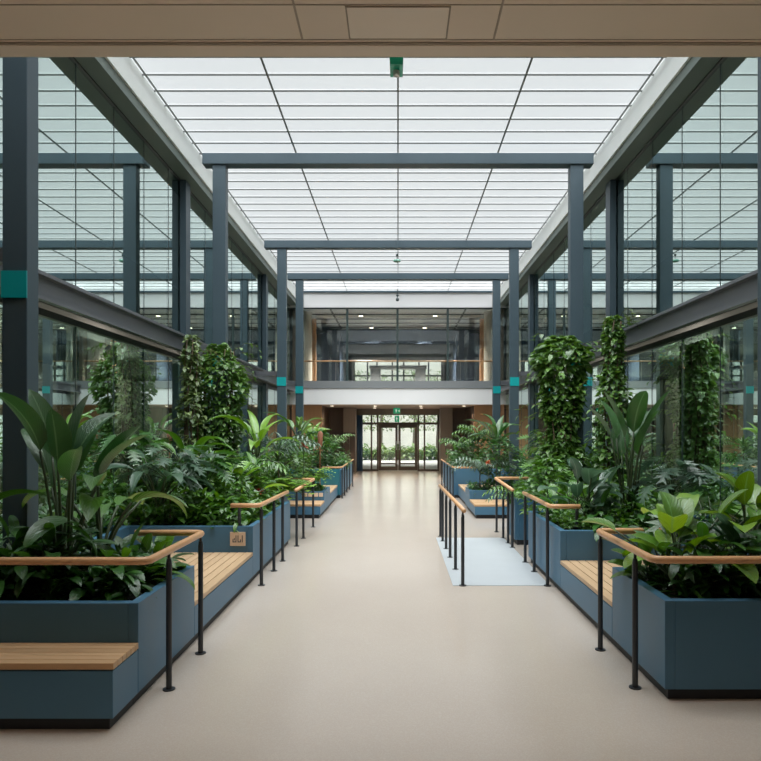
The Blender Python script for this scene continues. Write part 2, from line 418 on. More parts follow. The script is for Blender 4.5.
d = empty('pendant_fitting', (-.03, 19.3, EYE+5.0), 'small green disc fitting hanging on a thin rod under the white ceiling', 'light fitting')
MB().cyl(-.03, 19.3, EYE+5.0, ZC-.05, .012).build('rod', M['grey_band'], d)
MB().ring_sweep([(-.03, 19.3, EYE+4.95), (-.03, 19.3, EYE+4.98), (-.03, 19.3, EYE+5.02)], [.05, .115, .10], 18).build('disc', mat('green_disc', (.12, .32, .24), .3), d)
MB().ring_sweep([(-.03, 19.3, EYE+5.13), (-.03, 19.3, EYE+5.17), (-.03, 19.3, EYE+5.2)], [.02, .04, .02], 12).build('collar', M['mull'], d)
d = empty('spotlight', (-.02, 24.2, EYE+4.8), 'tiny dark spotlight hanging before the white fascia over the gallery', 'light fitting')
MB().cyl(-.02, 24.2, EYE+4.9, ZC-.04, .012).build('rod', M['mull'], d)
MB().ring_sweep([(-.02, 24.2, EYE+4.93), (-.02, 24.2, EYE+4.98), (-.02, 24.2, EYE+5.03)], [.03, .05, .03], 12).build('joint', M['mull'], d)
MB().ring_sweep([(-.02, 24.2, EYE+4.76), (-.02, 24.2, EYE+4.79), (-.02, 24.2, EYE+4.84), (-.02, 24.2, EYE+4.90)], [.03, .06, .06, .03], 14).build('lamp_head', M['mull'], d)

# ---------------------------------------------------------------- end facade: gallery over the lobby
struct('wall_end_fascia', BX(-XW, XW, YE, YE+.3, EYE+4.6, ZC+.3), mat('fascia_plaster', (.64, .64, .64), .6))
struct('trim_ceiling_end', BX(-XF, XF, YE-.06, YE-.001, ZC-.09, ZC-.03), M['steel'])
struct('wall_end_band', BX(-XW, XW, YE, YE+.3, EYE+.93, EYE+1.535), M['white'])
struct('trim_gallery_edge', BX(-XW, XW, YE-.03, YE+.25, EYE+1.54, EYE+1.82), M['grey_band'])
struct('floor_gallery', BX(-9, 9, YE+.26, 35, EYE+1.2, EYE+1.80), M['concrete'])
gw = struct('window_5', BX(-XW, XW, YE+.1, YE+.12, EYE+1.82, EYE+4.6), M['clear'])
for v in (-1.93, -.02, 1.89): BX(v-.04, v+.04, YE+.06, YE+.16, EYE+1.82, EYE+4.6).build('mullion', M['mull'], gw)
BX(-XW, XW, YE+.05, YE+.17, EYE+4.56, EYE+4.6).build('head_rail', M['mull'], gw)
r = empty('gallery_rail', (0, YE+.5, EYE+1.82), 'slim pale wooden rail running behind the upper gallery glass', 'railing')
MB().ring_sweep([(-XW, YE+.5, EYE+2.62), (XW, YE+.5, EYE+2.62)], .03, 8).build('handrail', M['rail_wood'], r)
for i in range(7): MB().cyl(-3.6+i*1.2, YE+.5, EYE+1.80, EYE+2.60, .012, 8).build('baluster', M['grey_band'], r)
struct('ceiling_gallery', BX(-9, 9, YE+.3, 35, EYE+4.62, EYE+4.8), mat('gallery_ceiling', (.5, .52, .53), .6))
cb = MB()
for i in range(1, 9): cb.box(-4, 4, YE+.4+i*1.1, YE+.44+i*1.1, EYE+4.59, EYE+4.62)
for xx in (-2.6, 2.6): cb.box(xx-.03, xx+.03, YE+.4, 34.5, EYE+4.58, EYE+4.62)
struct('ceiling_gallery_joint', cb, M['dark'])
for s, side in ((-1, 'left'), (1, 'right')):
    def XX(a, b): return tuple(sorted((s*a, s*b)))
    w = struct('wall_gallery_'+side, BX(*XX(3.9, 4.05), YE+.35, 34, EYE+1.8, EYE+4.6), M['timber_gr'])
    cc = MB().cyl(s*3.72, YE+1.0, EYE+1.8, EYE+4.6, .34, 28).build('gallery_column', M['concrete'], smooth=False)
    tag(cc, 'round pale concrete column behind the gallery glass, %s' % ('above the plain-floor side' if s < 0 else 'above the grey-mat side'), 'column', 'round concrete columns in the gallery')
    struct('wall_gallery_dark_'+side, BX(*XX(2.6, 3.85), YE+4.5, YE+9, EYE+1.8, EYE+4.3), M['navy'])
    tp = BX(*XX(3.35, 3.5), YE+1.9, YE+2.1, EYE+1.8, EYE+4.5).build('timber_post', M['timber'])
    tag(tp, 'slim timber post in the gallery beside the round column, %s' % ('plain-floor side' if s < 0 else 'grey-mat side'), 'post', 'timber posts in the gallery')
for k, (lx, ly) in enumerate(((-1.5, 26.3), (1.5, 26.3), (-1.2, 29.4), (1.2, 29.4))):  # lamps added to brighten the gallery interior
    o = empty('added_gallery_lamp', (lx, ly, EYE+4.6), 'small round lamp added to brighten the gallery behind the glass', 'ceiling lamp', 'added gallery lamps')
    MB().cyl(lx, ly, EYE+4.575, EYE+4.615, .12, 20).build('added_lamp_case', M['grey_band'], o)
    MB().cyl(lx, ly, EYE+4.560, EYE+4.574, .09, 20).build('lens', M['added_lamp_lens'], o)
    ld = bpy.data.lights.new('added_gallery_fill', 'SPOT'); ld.energy = 1700; ld.spot_size = R(125); ld.spot_blend = .9; ld.color = (1, .93, .85); ld.shadow_soft_size = .09
    lo = bpy.data.objects.new('added_gallery_fill', ld); C.objects.link(lo); lo.location = (0, 0, -.25); lo.parent = o
# far gallery window
struct('wall_gallery_far', MB().box(-9, -2.35, 34, 34.2, EYE+1.8, EYE+4.6).box(2.35, 9, 34, 34.2, EYE+1.8, EYE+4.6).box(-2.35, 2.35, 34, 34.2, EYE+3.55, EYE+4.6), M['grey_band'])
fw = struct('window_6', BX(-2.35, 2.35, 34.1, 34.12, EYE+1.8, EYE+3.55), M['clear'])
for v in (-2.3, -1.6, -1.1, -.3, .3, 1.1, 1.6, 2.3): BX(v-.04, v+.04, 34.05, 34.15, EYE+1.8, EYE+3.55).build('mullion', M['dark'], fw)
BX(-2.35, 2.35, 34.05, 34.15, EYE+2.75, EYE+2.83).build('transom', M['dark'], fw)
d = empty('gallery_desk', (0, 32, EYE+1.8), 'grey framed counter standing before the far gallery window', 'counter')
BX(-1.4, 1.4, 31.7, 32.3, EYE+2.95, EYE+3.1).build('counter_top', M['grey_band'], d)
for v in (-1.1, 1.1): BX(v-.25, v+.25, 31.8, 32.2, EYE+1.80, EYE+2.95).build('leg', M['grey_band'], d)
# dark bulkhead hanging in the gallery
struct('trim_gallery_bulkhead', BX(-3.3, 3.3, 30.0, 30.3, EYE+3.95, EYE+4.6), M['navy'])

# ---------------------------------------------------------------- lobby under the gallery
struct('ceiling_lobby', BX(-9, 9, YE+.02, YD+.3, EYE+.915, EYE+1.18), mat('lobby_ceiling', (.44, .33, .25), .6))
for s, side in ((-1, 'left'), (1, 'right')):
    def XX(a, b): return tuple(sorted((s*a, s*b)))
    struct('wall_lobby_timber_'+side, BX(*XX(2.95, 4.1), YE+.5, YE+.65, 0, EYE+.91), M['timber'])
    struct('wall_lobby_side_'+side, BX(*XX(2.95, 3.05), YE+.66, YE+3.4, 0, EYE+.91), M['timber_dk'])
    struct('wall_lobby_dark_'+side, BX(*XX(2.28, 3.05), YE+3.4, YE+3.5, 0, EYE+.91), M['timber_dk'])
    struct('wall_lobby_inner_'+side, BX(*XX(1.86, 1.98), YE+3.55, YD, 0, EYE+.91), M['timber_gr'])
    pc = empty('timber_cupboard', (s*2.05, YE+3.0, 0), 'tall grey brown timber cupboard beside the entrance, %s' % ('plain-floor side' if s < 0 else 'grey-mat side'), 'cupboard', 'timber cupboards flanking the entrance')
    BX(*XX(1.80, 2.32), YE+3.0, YE+3.38, 0, EYE+.90).build('carcass', M['timber_gr'], pc)
    for u in (1.82, 2.07):
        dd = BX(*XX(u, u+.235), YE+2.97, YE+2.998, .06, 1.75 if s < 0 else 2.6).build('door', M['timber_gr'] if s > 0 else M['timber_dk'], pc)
        hd = BX(*XX(u+.20, u+.22), YE+2.94, YE+2.968, 1.0, 1.25).build('handle', M['dark'], dd); 
# entrance screen
bw = struct('wall_entrance_header', BX(-1.85, 1.85, YD, YD+.12, EYE+.63, EYE+.91), M['timber_gr'])
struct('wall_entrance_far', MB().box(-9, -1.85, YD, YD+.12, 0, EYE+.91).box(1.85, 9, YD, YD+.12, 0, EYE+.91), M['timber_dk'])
scr = struct('window_7', MB().box(-1.85, -.92, YD+.05, YD+.07, .02, EYE+.63).box(.92, 1.85, YD+.05, YD+.07, .02, EYE+.63).box(-.92, .92, YD+.05, YD+.07, EYE+.28, EYE+.63), M['clear'])
for v in (-1.82, -1.2, -.92, .92, 1.2, 1.82): BX(v-.035, v+.035, YD+.0, YD+.12, 0, EYE+.63).build('mullion', M['doorframe'], scr)
BX(-1.85, 1.85, YD-.005, YD+.125, EYE+.20, EYE+.30).build('transom', M['doorframe'], scr)
BX(-1.85, -.92, YD-.005, YD+.125, 0, .08).build('sill', M['doorframe'], scr)
BX(.92, 1.85, YD-.005, YD+.125, 0, .08).build('sill', M['doorframe'], scr)
for n_, s in ((1, -1), (2, 1)):
    def XX(a, b): return tuple(sorted((s*a, s*b)))
    f = MB(); f.box(*XX(.01, .12), YD+.02, YD+.08, .02, EYE+.2); f.box(*XX(.76, .88), YD+.02, YD+.08, .02, EYE+.2)
    f.box(*XX(.12, .76), YD+.02, YD+.08, .02, .20); f.box(*XX(.12, .76), YD+.02, YD+.08, EYE+.05, EYE+.2); f.box(*XX(.12, .76), YD+.025, YD+.075, .30, .36)
    dr = struct('door_%d' % n_, f, M['doorframe'])
    BX(*XX(.12, .76), YD+.045, YD+.055, .2, EYE+.05).build('door_glass', M['clear'], dr)
    BX(*XX(.05, .08), YD-.04, YD-.01, .95, 1.35).build('door_handle', M['grey_band'], dr)
# navy curtain at the entrance
q = MB()
N_ = 14
for i in range(N_+1):
    xx = -1.84+.26*i/N_; yy = YD-.25+.03*math.sin(i*1.6)
    q.v += [(xx, yy, .02), (xx, yy, EYE+.62), (xx, yy+.01, .02), (xx, yy+.01, EYE+.62)]
for i in range(N_):
    a = i*4; q.face((a, a+4, a+5, a+1)); q.face((a+2, a+3, a+7, a+6))
tag(q.build('curtain', mat('blue_curtain', (.05, .11, .2), .7)), 'narrow blue curtain hanging beside the glazed entrance doors', 'curtain')
# exit sign
e = empty('exit_sign', (-.05, 26.6, EYE+.7), 'green illuminated exit sign hanging over the way to the entrance', 'exit sign')
sp_ = BX(-.19, .09, 26.58, 26.62, EYE+.63, EYE+.86).build('sign_panel', M['exit'], e)
BX(-.06, -.04, 26.59, 26.61, EYE+.86, EYE+.915).build('hanger', M['grey_band'], e)
g = MB()
g.box(-.09, -.06, 26.572, 26.579, EYE+.68, EYE+.80); g.box(-.11, -.04, 26.572, 26.579, EYE+.76, EYE+.78); g.box(0, .06, 26.572, 26.579, EYE+.735, EYE+.75); g.box(.04, .06, 26.572, 26.579, EYE+.70, EYE+.78)
g.build('pictogram', M['signwhite'], sp_)
e = empty('exit_sign', (-.05, YD-.1, EYE+.4), 'reflection of the hanging exit sign above the entrance doors, built as a green panel', 'exit sign')  # the hanging sign's reflection, modelled as a second glowing panel
sp_ = BX(-.15, .06, YD-.06, YD-.02, EYE+.32, EYE+.60).build('sign_panel', M['exit'], e)
g = MB(); g.box(-.07, -.04, YD-.068, YD-.061, EYE+.38, EYE+.55); g.box(-.10, -.01, YD-.068, YD-.061, EYE+.46, EYE+.48)
g.build('pictogram', M['signwhite'], sp_)
# downlights added to warm and brighten the lobby
for k, (lx, ly) in enumerate(((-2.6, 25.6), (-.9, 25.6), (.9, 25.6), (2.6, 25.6), (-1, 28), (1, 28))):
    o = empty('downlight', (lx, ly, EYE+.9), 'small round downlight added to brighten the timber lobby', 'downlight', 'added lobby downlights')
    MB().cyl(lx, ly, EYE+.905, EYE+.914, .09, 20).build('rim', M['grey_band'], o)
    MB().cyl(lx, ly, EYE+.900, EYE+.9045, .065, 20).build('lens', M['added_lamp_lens'], o)
    ld = bpy.data.lights.new('downlight_beam', 'SPOT'); ld.energy = 90; ld.color = (1, .82, .62); ld.spot_size = R(130); ld.spot_blend = .8; ld.shadow_soft_size = .07
    lo = bpy.data.objects.new('downlight_beam', ld); C.objects.link(lo); lo.location = (0, 0, -.02); lo.parent = o
# a row of downlights in the soffit behind the viewer
for k, (lx, ly) in enumerate(((-2.4, 0.0), (0, 0.0), (2.4, 0.0), (-2.4, -3), (0, -3), (2.4, -3))):
    o = empty('downlight', (lx, ly, ZSO), 'round warm ceiling downlight in the beige ceiling behind the viewer', 'downlight', 'soffit downlights')
    MB().cyl(lx, ly, ZSO+.004, ZSO+.008, .10, 20).build('rim', M['grey_band'], o)
    ld = bpy.data.lights.new('downlight_beam', 'SPOT'); ld.energy = 75; ld.color = (1, .80, .62); ld.spot_size = R(150); ld.spot_blend = 1; ld.shadow_soft_size = .09
    lo = bpy.data.objects.new('downlight_beam', ld); C.objects.link(lo); lo.location = (0, 0, -.03); lo.parent = o

# garden beyond the doors, with an added roof sheet and backdrop
struct('garden_sun_screen', BX(-22, 22, YE+10.3, 58.3, 9, 9.05), M['panel'])  # unseen sheet added over the garden to cut the sunlight outside
struct('garden_backdrop', BX(-22, 22, 58, 58.3, -.2, 12), mat('pale_backdrop', (.60, .585, .53), .9, var=.2, vscale=.6))  # backdrop added to tone down the glare behind the doors
struct('floor_outside', BX(-20, 20, YD+.13, 60, -.25, -.03), M['terracotta'])

# ---------------------------------------------------------------- planters and benches
PL_TOP = .70
def planter(x_in, x_out, y0, y1, label, top=PL_TOP, mat_='blue', iy=0, group='blue planter boxes along the walkway'):
    """x_in: walkway-side face, x_out: wall side (same sign)"""
    s = 1 if x_in > 0 else -1
    p = empty('planter_box', ((x_in+x_out)/2, (y0+y1)/2, 0), label, 'planter', group)
    def XX(a, b): return tuple(sorted((s*a, s*b)))
    xi, xo = abs(x_in), abs(x_out); T = .07
    for a_ in (xi, xo-T): BX(*XX(a_, a_+T), y0, y1, .08, top).build('side_panel', M[mat_], p, bevel=.004)
    MB().box(*XX(xi+T+.001, xo-T-.001), y0, y0+T, .08, top).build('front_panel', M[mat_], p, bevel=.004)
    MB().box(*XX(xi+T+.001, xo-T-.001), y1-T, y1, .08, top).build('back_panel', M[mat_], p, bevel=.004)
    BX(*XX(xi+T, xo-T), y0+T, y1-T, top-.12, top-.07).build('soil', M['soil'], p)
    BX(*XX(xi+.035, xo-.035), y0+iy, y1, 0, .079).build('plinth', M['plinth'], p)
    return p

def bench(x_in, x_out, y0, y1, label, h=.38, along='y', iy=0, group='blue benches with oak slat seats'):
    s = 1 if x_in > 0 else -1
    p = empty('bench', ((x_in+x_out)/2, (y0+y1)/2, 0), label, 'bench', group)
    def XX(a, b): return tuple(sorted((s*a, s*b)))
    xi, xo = abs(x_in), abs(x_out)
    BX(*XX(xi, xo), y0, y1, .08, h-.05).build('base', M['blue'], p, bevel=.004)
    BX(*XX(xi+.035, xo-.035), y0+iy, y1, 0, .079).build('plinth', M['plinth'], p)
    q = MB()
    if along == 'y':
        w = .088; k = xi+.0
        while k < xo-.02:
            q.box(*XX(k, min(k+w, xo)), y0+.002, y1-.002, h-.042, h); k += w+.009
        q.build('slat_seat', M['wood_y'], p, bevel=.003)
    else:
        w = .062; k = y0
        while k < y1-.02:
            q.box(*XX(xi-.004, xo), k, min(k+w, y1), h-.042, h); k += w+.006
        q.build('slat_seat', M['wood_x'], p, bevel=.003)
    return p

XL, XR = -1.79, -4.03
# plain-floor side
planter(XL, XR, 4.48, 5.72, 'blue planter box behind the front slatted bench, holding the dark paddle-leaf plant')
bench(XL, XR, 4.08, 4.475, 'low front bench with crosswise oak slats before a blue planter', h=.43, along='x', iy=.035)
bench(XL, -3.3, 5.725, 8.015, 'oak slat bench in the nook between two blue planters, opposite the grey mat side')
planter(-3.31, XR, 5.725, 8.015, 'narrow blue planter strip behind the nook bench, against the glass opposite the grey mat')
p2 = planter(XL, XR, 8.02, 10.8, 'blue planter box with a wooden seat plaque on its end panel')
planter(-2.3, XR, 10.81, 13.75, 'recessed blue planter behind the end handrail, opposite the grey mat', top=.6)
bench(-1.65, -3.2, 13.80, 14.55, 'short oak slat bench below the bright green fern', h=.30, along='x', iy=.035)
planter(-1.65, -3.2, 14.56, 15.8, 'low blue planter holding the bright green fern', top=.50)
bench(-1.66, -3.0, 15.9, 17.85, 'far oak slat bench before the teal planter end', h=.36)
planter(-1.56, -4.0, 17.9, 22.0, 'farthest blue planter with teal end on the plain-floor side', top=.78)
BX(-3.2, -1.60, 17.85, 17.895, .1, .80).build('teal_screen', M['teal_panel'])
tag(bpy.data.objects['teal_screen'], 'glossy teal end screen on the farthest planter behind a bench', 'screen')
# grey-mat side
XI = 1.865
planter(XI, 4.03, 4.54, 5.66, 'blue planter box with the bright green broad-leaf plant at the front', iy=.035)
bench(XI, 3.3, 5.665, 7.47, 'oak slat bench in the nook between two blue planters on the grey mat side', h=.39)
planter(3.31, 4.03, 5.665, 7.47, 'narrow blue planter strip behind the nook bench on the grey mat side')
planter(XI, 4.03, 7.475, 9.3, 'blue planter box beside the front edge of the grey mat', top=.73)
planter(2.5, 4.03, 9.31, 10.65, 'recessed blue planter with vines between the two mat-side boxes', top=.6)
planter(1.92, 4.03, 10.66, 11.25, 'vine-draped teal blue planter box beside the back edge of the grey mat', top=.76)
planter(2.75, 4.03, 11.26, 13.0, 'set-back planter under the ivy column beyond the vine-draped box', top=.70)
bench(1.63, 3.0, 13.77, 14.8, 'short oak slat bench standing beyond the grey mat', h=.30, along='x', iy=.035)
planter(1.63, 3.0, 14.81, 15.75, 'low blue planter behind the short bench beyond the grey mat', top=.50)
bench(1.66, 3.0, 15.8, 17.9, 'far oak slat bench tucked beside the last planter on the grey mat side', h=.38)
planter(1.52, 4.0, 17.95, 22.0, 'farthest blue planter behind the last handrail on the grey mat side', top=.80)

# wooden plaque with a seat symbol
e = empty('plaque', (-1.98, 8.01, .55), 'square wooden plaque with dark seat symbols on the blue planter end', 'sign')
cx, cz = -1.975, .545; yf = 8.005
pb_ = BX(cx-.095, cx+.095, yf, yf+.014, cz-.085, cz+.085).build('plaque_board', M['plaque'], e, bevel=.003)
g = MB()
for (a, b_, c, d_) in ((-.062, -.052, -.03, .0), (-.062, -.015, -.04, -.03), (-.025, -.015, -.04, .045), (-.045, -.035, -.015, .012), (.0, .01, -.04, .045), (.0, .035, -.04, -.03), (.03, .04, -.04, -.005), (.052, .062, -.04, .045)):
    g.box(cx+a, cx+b_, yf-.003, yf-.0005, cz+c, cz+d_)
g.build('symbol', M['ink'], pb_)
# four pale plaques on the fern planter
for i, (a, b_) in enumerate(((-2.15, -2.03), (-2.01, -1.90), (-1.88, -1.79), (-1.77, -1.68))):
    o = BX(a, b_, 14.548, 14.559, .385, .47).build('label_plate', M['plaque'])
    tag(o, 'small pale plate on the low fern planter, %s from the walkway' % ('fourth', 'third', 'second', 'first')[i], 'sign', 'pale plates on the fern planter')

# ---------------------------------------------------------------- handrails
def fillet(pts, r=.07, n=5):
    out = [Vector(pts[0])]
    for i in range(1, len(pts)-1):
        p, a, b = Vector(pts[i]), Vector(pts[i-1]), Vector(pts[i+1])
        da, db = (a-p).normalized(), (b-p).normalized()
        p0, p1 = p+da*r, p+db*r
        for k in range(n+1):
            t = k/n; out.append(p0*(1-t)**2+p*2*t*(1-t)+p1*t*t)
    out.append(Vector(pts[-1])); return out
def handrail(pts, posts, label, h=.985, short=(), r=.027, pr=.021):
    p = empty('handrail', (posts[0][0], posts[0][1], 0), label, 'handrail', 'oak handrails on steel posts')
    MB().ring_sweep(fillet(pts), r, 12).build('rail', M['rail_wood'], p, smooth=True)
    for q in posts:
        x, y = q[0], q[1]; hz = q[2] if len(q) > 2 else h; zb = q[3] if len(q) > 3 else 0
        po = MB().ring_sweep([(x, y, zb+.008), (x, y, hz-.09), (x, y, hz-.085), (x, y, hz-.06), (x, y, hz-.058), (x, y, hz-.018)], [pr, pr, pr*.9, pr*.75, .011, .011], 14).build('post', M['post'], p)
        fl = MB().cyl(x, y, zb+.0005, zb+.009, pr*2.1, 18).build('base_plate', M['post'], po); 
    return p
H = .985
handrail([(-4.0, 4.34, 1.018), (-1.67, 4.34, 1.018), (-1.67, 5.57, 1.01), (-2.25, 5.57, 1.01)], [(-1.67, 4.74, 1.015), (-1.67, 5.50, 1.01)], 'front handrail wrapping the planter behind the low crosswise-slat bench')
handrail([(-2.0, 7.78, H), (-1.66, 7.78, H), (-1.66, 9.75, H-.03)], [(-1.66, 7.9), (-1.66, 8.7), (-1.66, 9.35), (-1.97, 8.07, H, .70)], 'handrail beginning above the wooden seat plaque planter')
handrail([(-1.645, 10.45, H-.07), (-1.645, 12.75, H-.07), (-2.35, 12.75, H-.07)], [(-1.645, 10.55, H-.07), (-1.645, 11.3, H-.07), (-1.645, 12.6, H-.07)], 'handrail turning toward the glass before the bright fern planter')
handrail([(-1.5, 21.7, .88), (-1.53, 17.6, .86), (-2.05, 17.6, .86)], [(-1.53, 17.8, .86), (-1.53, 18.6, .86), (-1.53, 19.5, .87), (-1.52, 20.4, .87), (-1.50, 21.5, .88)], 'far handrail along the teal-ended last planter', r=.022, pr=.018)
handrail([(4.0, 4.42, 1.01), (1.74, 4.42, 1.01), (1.74, 5.67, 1.01), (2.35, 5.67, 1.01)], [(1.74, 4.77, 1.01), (1.74, 5.59, 1.01)], 'front handrail wrapping the planter with the bright broad-leaf plant')
handrail([(2.15, 7.68, H), (1.80, 7.68, H), (1.80, 9.3, H)], [(1.81, 7.87), (1.81, 8.64), (1.81, 9.25), (2.13, 7.74, H, .73)], 'handrail standing beside the front half of the grey mat')
handrail([(1.81, 10.25, H-.05), (1.81, 12.1, H), (2.46, 12.1, H)], [(1.83, 10.4, H-.05), (1.83, 10.8, H-.04), (1.83, 11.3, H-.02), (1.82, 12.0, H)], 'handrail beside the back edge of the grey mat, next to the vine-draped planter')
handrail([(.785, 7.72, .93), (.745, 11.6, .89)], [(.785, 7.88, .925), (.777, 8.78, .92), (.77, 9.6, .91), (.762, 10.29, .90), (.755, 10.99, .895), (.75, 11.5, .89)], 'straight freestanding handrail between the walkway and the grey mat')
handrail([(1.46, 21.9, .87), (1.50, 17.55, .86), (2.15, 17.55, .86)], [(1.50, 17.7, .86), (1.49, 18.6, .86), (1.48, 19.5, .87), (1.47, 20.5, .87), (1.46, 21.7, .87)], 'far handrail along the last blue planter on the grey mat side', r=.022, pr=.018)

# ---------------------------------------------------------------- plants
rnd = random.Random(7)
def leaf(mb, base, az, el, L, W, shape='ellipse', droop=.8, fold=.18, seg=6, roll=0, mi=0):
    """one blade, running from base at azimuth az and elevation el, bending down by droop radians"""
    p = Vector(base); b = len(mb.v); dz = L/seg
    for i in range(seg+1):
        t = i/seg
        if shape == 'ellipse': w = math.sin(math.pi*min(1, t**.85))**.75
        elif shape == 'paddle': w = (math.sin(math.pi*t**.8)**.6)*.95 if 0 < t < 1 else 0
        elif shape == 'heart': w = (math.cos(t*math.pi/2)**.8)*(1 if t > .12 else .75)
        elif shape == 'lance': w = math.sin(math.pi*t**.7)
        elif shape == 'lobed': w = (math.sin(math.pi*min(1, t**.7))**.6)*(1.0 if i % 2 else .20)
        w = max(w, .02)*W/2
        e = el-droop*t
        d = Vector((math.cos(az)*math.cos(e), math.sin(az)*math.cos(e), math.sin(e)))
        side = Vector((-math.sin(az), math.cos(az), 0)); nrm = side.cross(d)*-1
        if roll:
            rm_ = Matrix.Rotation(roll, 3, d); side = rm_ @ side; nrm = rm_ @ nrm
        off = d*((.26*W) if (shape == 'lobed' and i % 2) else 0)
        lift = nrm*(w*fold*2)
        mb.v += [tuple(p-side*w+lift+off), tuple(p), tuple(p+side*w+lift+off)]
        p = p + d*dz
    for i in range(seg):
        a = b+i*3; t0, t1 = i/seg, (i+1)/seg
        mb.face((a, a+1, a+4, a+3), [(0, t0), (.5, t0), (.5, t1), (0, t1)], mi)
        mb.face((a+1, a+2, a+5, a+4), [(.5, t0), (1, t0), (1, t1), (.5, t1)], mi)

def arc(base, az, el0, el1, L, n=5):
    p = Vector(base); out = [p.copy()]
    for i in range(n):
        e = el0+(el1-el0)*(i/(n-1))
        p = p+Vector((math.cos(az)*math.cos(e), math.sin(az)*math.cos(e), math.sin(e)))*(L/n); out.append(p.copy())
    return out

def plant_mesh(kind, seed):
    """returns (foliage MB, stems MB) about the origin"""
    r = random.Random(seed); f = MB(); s = MB()
    U = r.uniform
    if kind == 'paddle':       # bird of paradise
        n = 11
        for i in range(n):
            az = i*2.4+U(-.3, .3); lean = U(.05, .42); Ls = U(.75, 1.05)
            pts = arc((U(-.06, .06), U(-.06, .06), 0), az, math.pi/2-lean*.3, math.pi/2-lean, Ls)
            s.ring_sweep(pts, [.014, .013, .012, .011, .010, .009], 5)
            leaf(f, pts[-1], az+U(-.5, .5), math.pi/2-lean-U(0, .3), U(.36, .56), U(.15, .21), 'paddle', U(.2, 1.1), .22, 9, U(-.6, .6))
    elif kind == 'lobed':      # philodendron
        for i in range(34):
            az = U(0, 6.28); el = U(.3, 1.4); Ls = U(.3, .75)
            pts = arc((0, 0, 0), az, el+.2, el-.2, Ls, 4)
            s.ring_sweep(pts, .007, 4)
            leaf(f, pts[-1], az+U(-.4, .4), U(-.5, .35), U(.34, .50), U(.30, .44), 'lobed', U(.4, 1.1), .06, 10, U(-.4, .4))
    elif kind == 'broad':      # peace lily / aglaonema
        for i in range(46):
            az = U(0, 6.28); el = U(.35, 1.5); Ls = U(.12, .45)
            pts = arc((U(-.05, .05), U(-.05, .05), 0), az, el+.1, el-.2, Ls, 3)
            s.ring_sweep(pts, .005, 4)
            leaf(f, pts[-1], az+U(-.5, .5), el-U(.1, .8), U(.20, .34), U(.075, .13), 'ellipse', U(.5, 1.4), .16, 7, U(-.3, .3))
    elif kind == 'bright':     # big glossy ovate leaves, upright
        for i in range(22):
            az = U(0, 6.28); el = U(.5, 1.5); Ls = U(.10, .5)
            pts = arc((U(-.08, .08), U(-.08, .08), 0), az, el+.1, el-.15, Ls, 4)
            s.ring_sweep(pts, .007, 5)
            leaf(f, pts[-1], az+U(-.5, .5), el-U(-.2, .7), U(.20, .32), U(.12, .18), 'paddle', U(.3, 1.2), .2, 8, U(-.3, .3))
    elif kind == 'banana':
        for i in range(9):
            az = i*2.4+U(-.4, .4); lean = U(.15, .8)
            pts = arc((0, 0, 0), az, math.pi/2-lean*.3, math.pi/2-lean, U(.3, .6))
            s.ring_sweep(pts, [.02, .018, .016, .014, .012, .010], 6)
            leaf(f, pts[-1], az, math.pi/2-lean-.05, U(.6, .95), U(.13, .19), 'lance', U(.9, 1.9), .25, 10, U(-.3, .3))
    elif kind == 'arching':
        for i in range(10):
            az = i*2.4+U(-.4, .4); lean = U(.35, 1.0)
            pts = arc((0, 0, 0), az, math.pi/2-lean*.2, math.pi/2-lean, U(.45, .75))
            s.ring_sweep(pts, [.014, .013, .012, .011, .010, .009], 6)
            leaf(f, pts[-1], az, .75-lean*.5, U(.42, .62), U(.12, .17), 'ellipse', U(1.0, 1.8), .2, 10, U(-.3, .3))
    elif kind == 'palm':
        for i in range(14):
            az = i*2.4; lean = U(.2, .9); Lf = U(.6, .9)
            pts = arc((0, 0, 0), az, math.pi/2-lean*.5, math.pi/2-lean-1.3, Lf, 9)
            s.ring_sweep(pts, [.008]*9+[.003], 4)
            for k in range(2, 10):
                for sg in (-1, 1):
                    leaf(f, pts[k], az+sg*.95, .1-lean*.3-.05*k, .26*(1-.05*k), .035, 'lance', .7, .1, 3, 0)
    elif kind == 'fern':
        for i in range(70):
            az = U(0, 6.28); lean = U(.1, 1.2); Lf = U(.25, .5)
            pts = arc((0, 0, 0), az, math.pi/2-lean*.5, math.pi/2-lean-1.4, Lf, 8)
            s.ring_sweep(pts, .004, 3)
            for k in range(1, 9):
                for sg in (-1, 1):
                    leaf(f, pts[k], az+sg*1.1, -.1, .11*(1-.07*k), .055, 'lance', .5, .05, 2, 0)
    elif kind == 'spiky':      # dracaena / bromeliad
        for i in range(40):
            az = U(0, 6.28); el = U(.25, 1.4)
            leaf(f, (0, 0, U(0, .15)), az, el, U(.35, .6), U(.035, .05), 'lance', U(.5, 1.3), .3, 7)
        s.ring_sweep([(0, 0, -.02), (0, 0, .18)], .02, 6)
    elif kind == 'shrub':      # small-leaved bush
        for i in range(420):
            az = U(0, 6.28); z = U(.0, .75); rr = .38*math.sin(math.pi*min(1, (z+.18)/.98))*U(.55, 1.05)
            leaf(f, (rr*math.cos(az), rr*math.sin(az), z), az+U(-.9, .9), U(-.5, .6), U(.07, .13), U(.04, .07), 'ellipse', U(.2, .9), .15, 3, U(-.5, .5))
        for i in range(10):
            az = U(0, 6.28); pts = arc((0, 0, 0), az, 1.5, U(.5, 1.3), U(.4, .65), 4); s.ring_sweep(pts, [.01, .008, .006, .005, .004], 4)
    return f, s

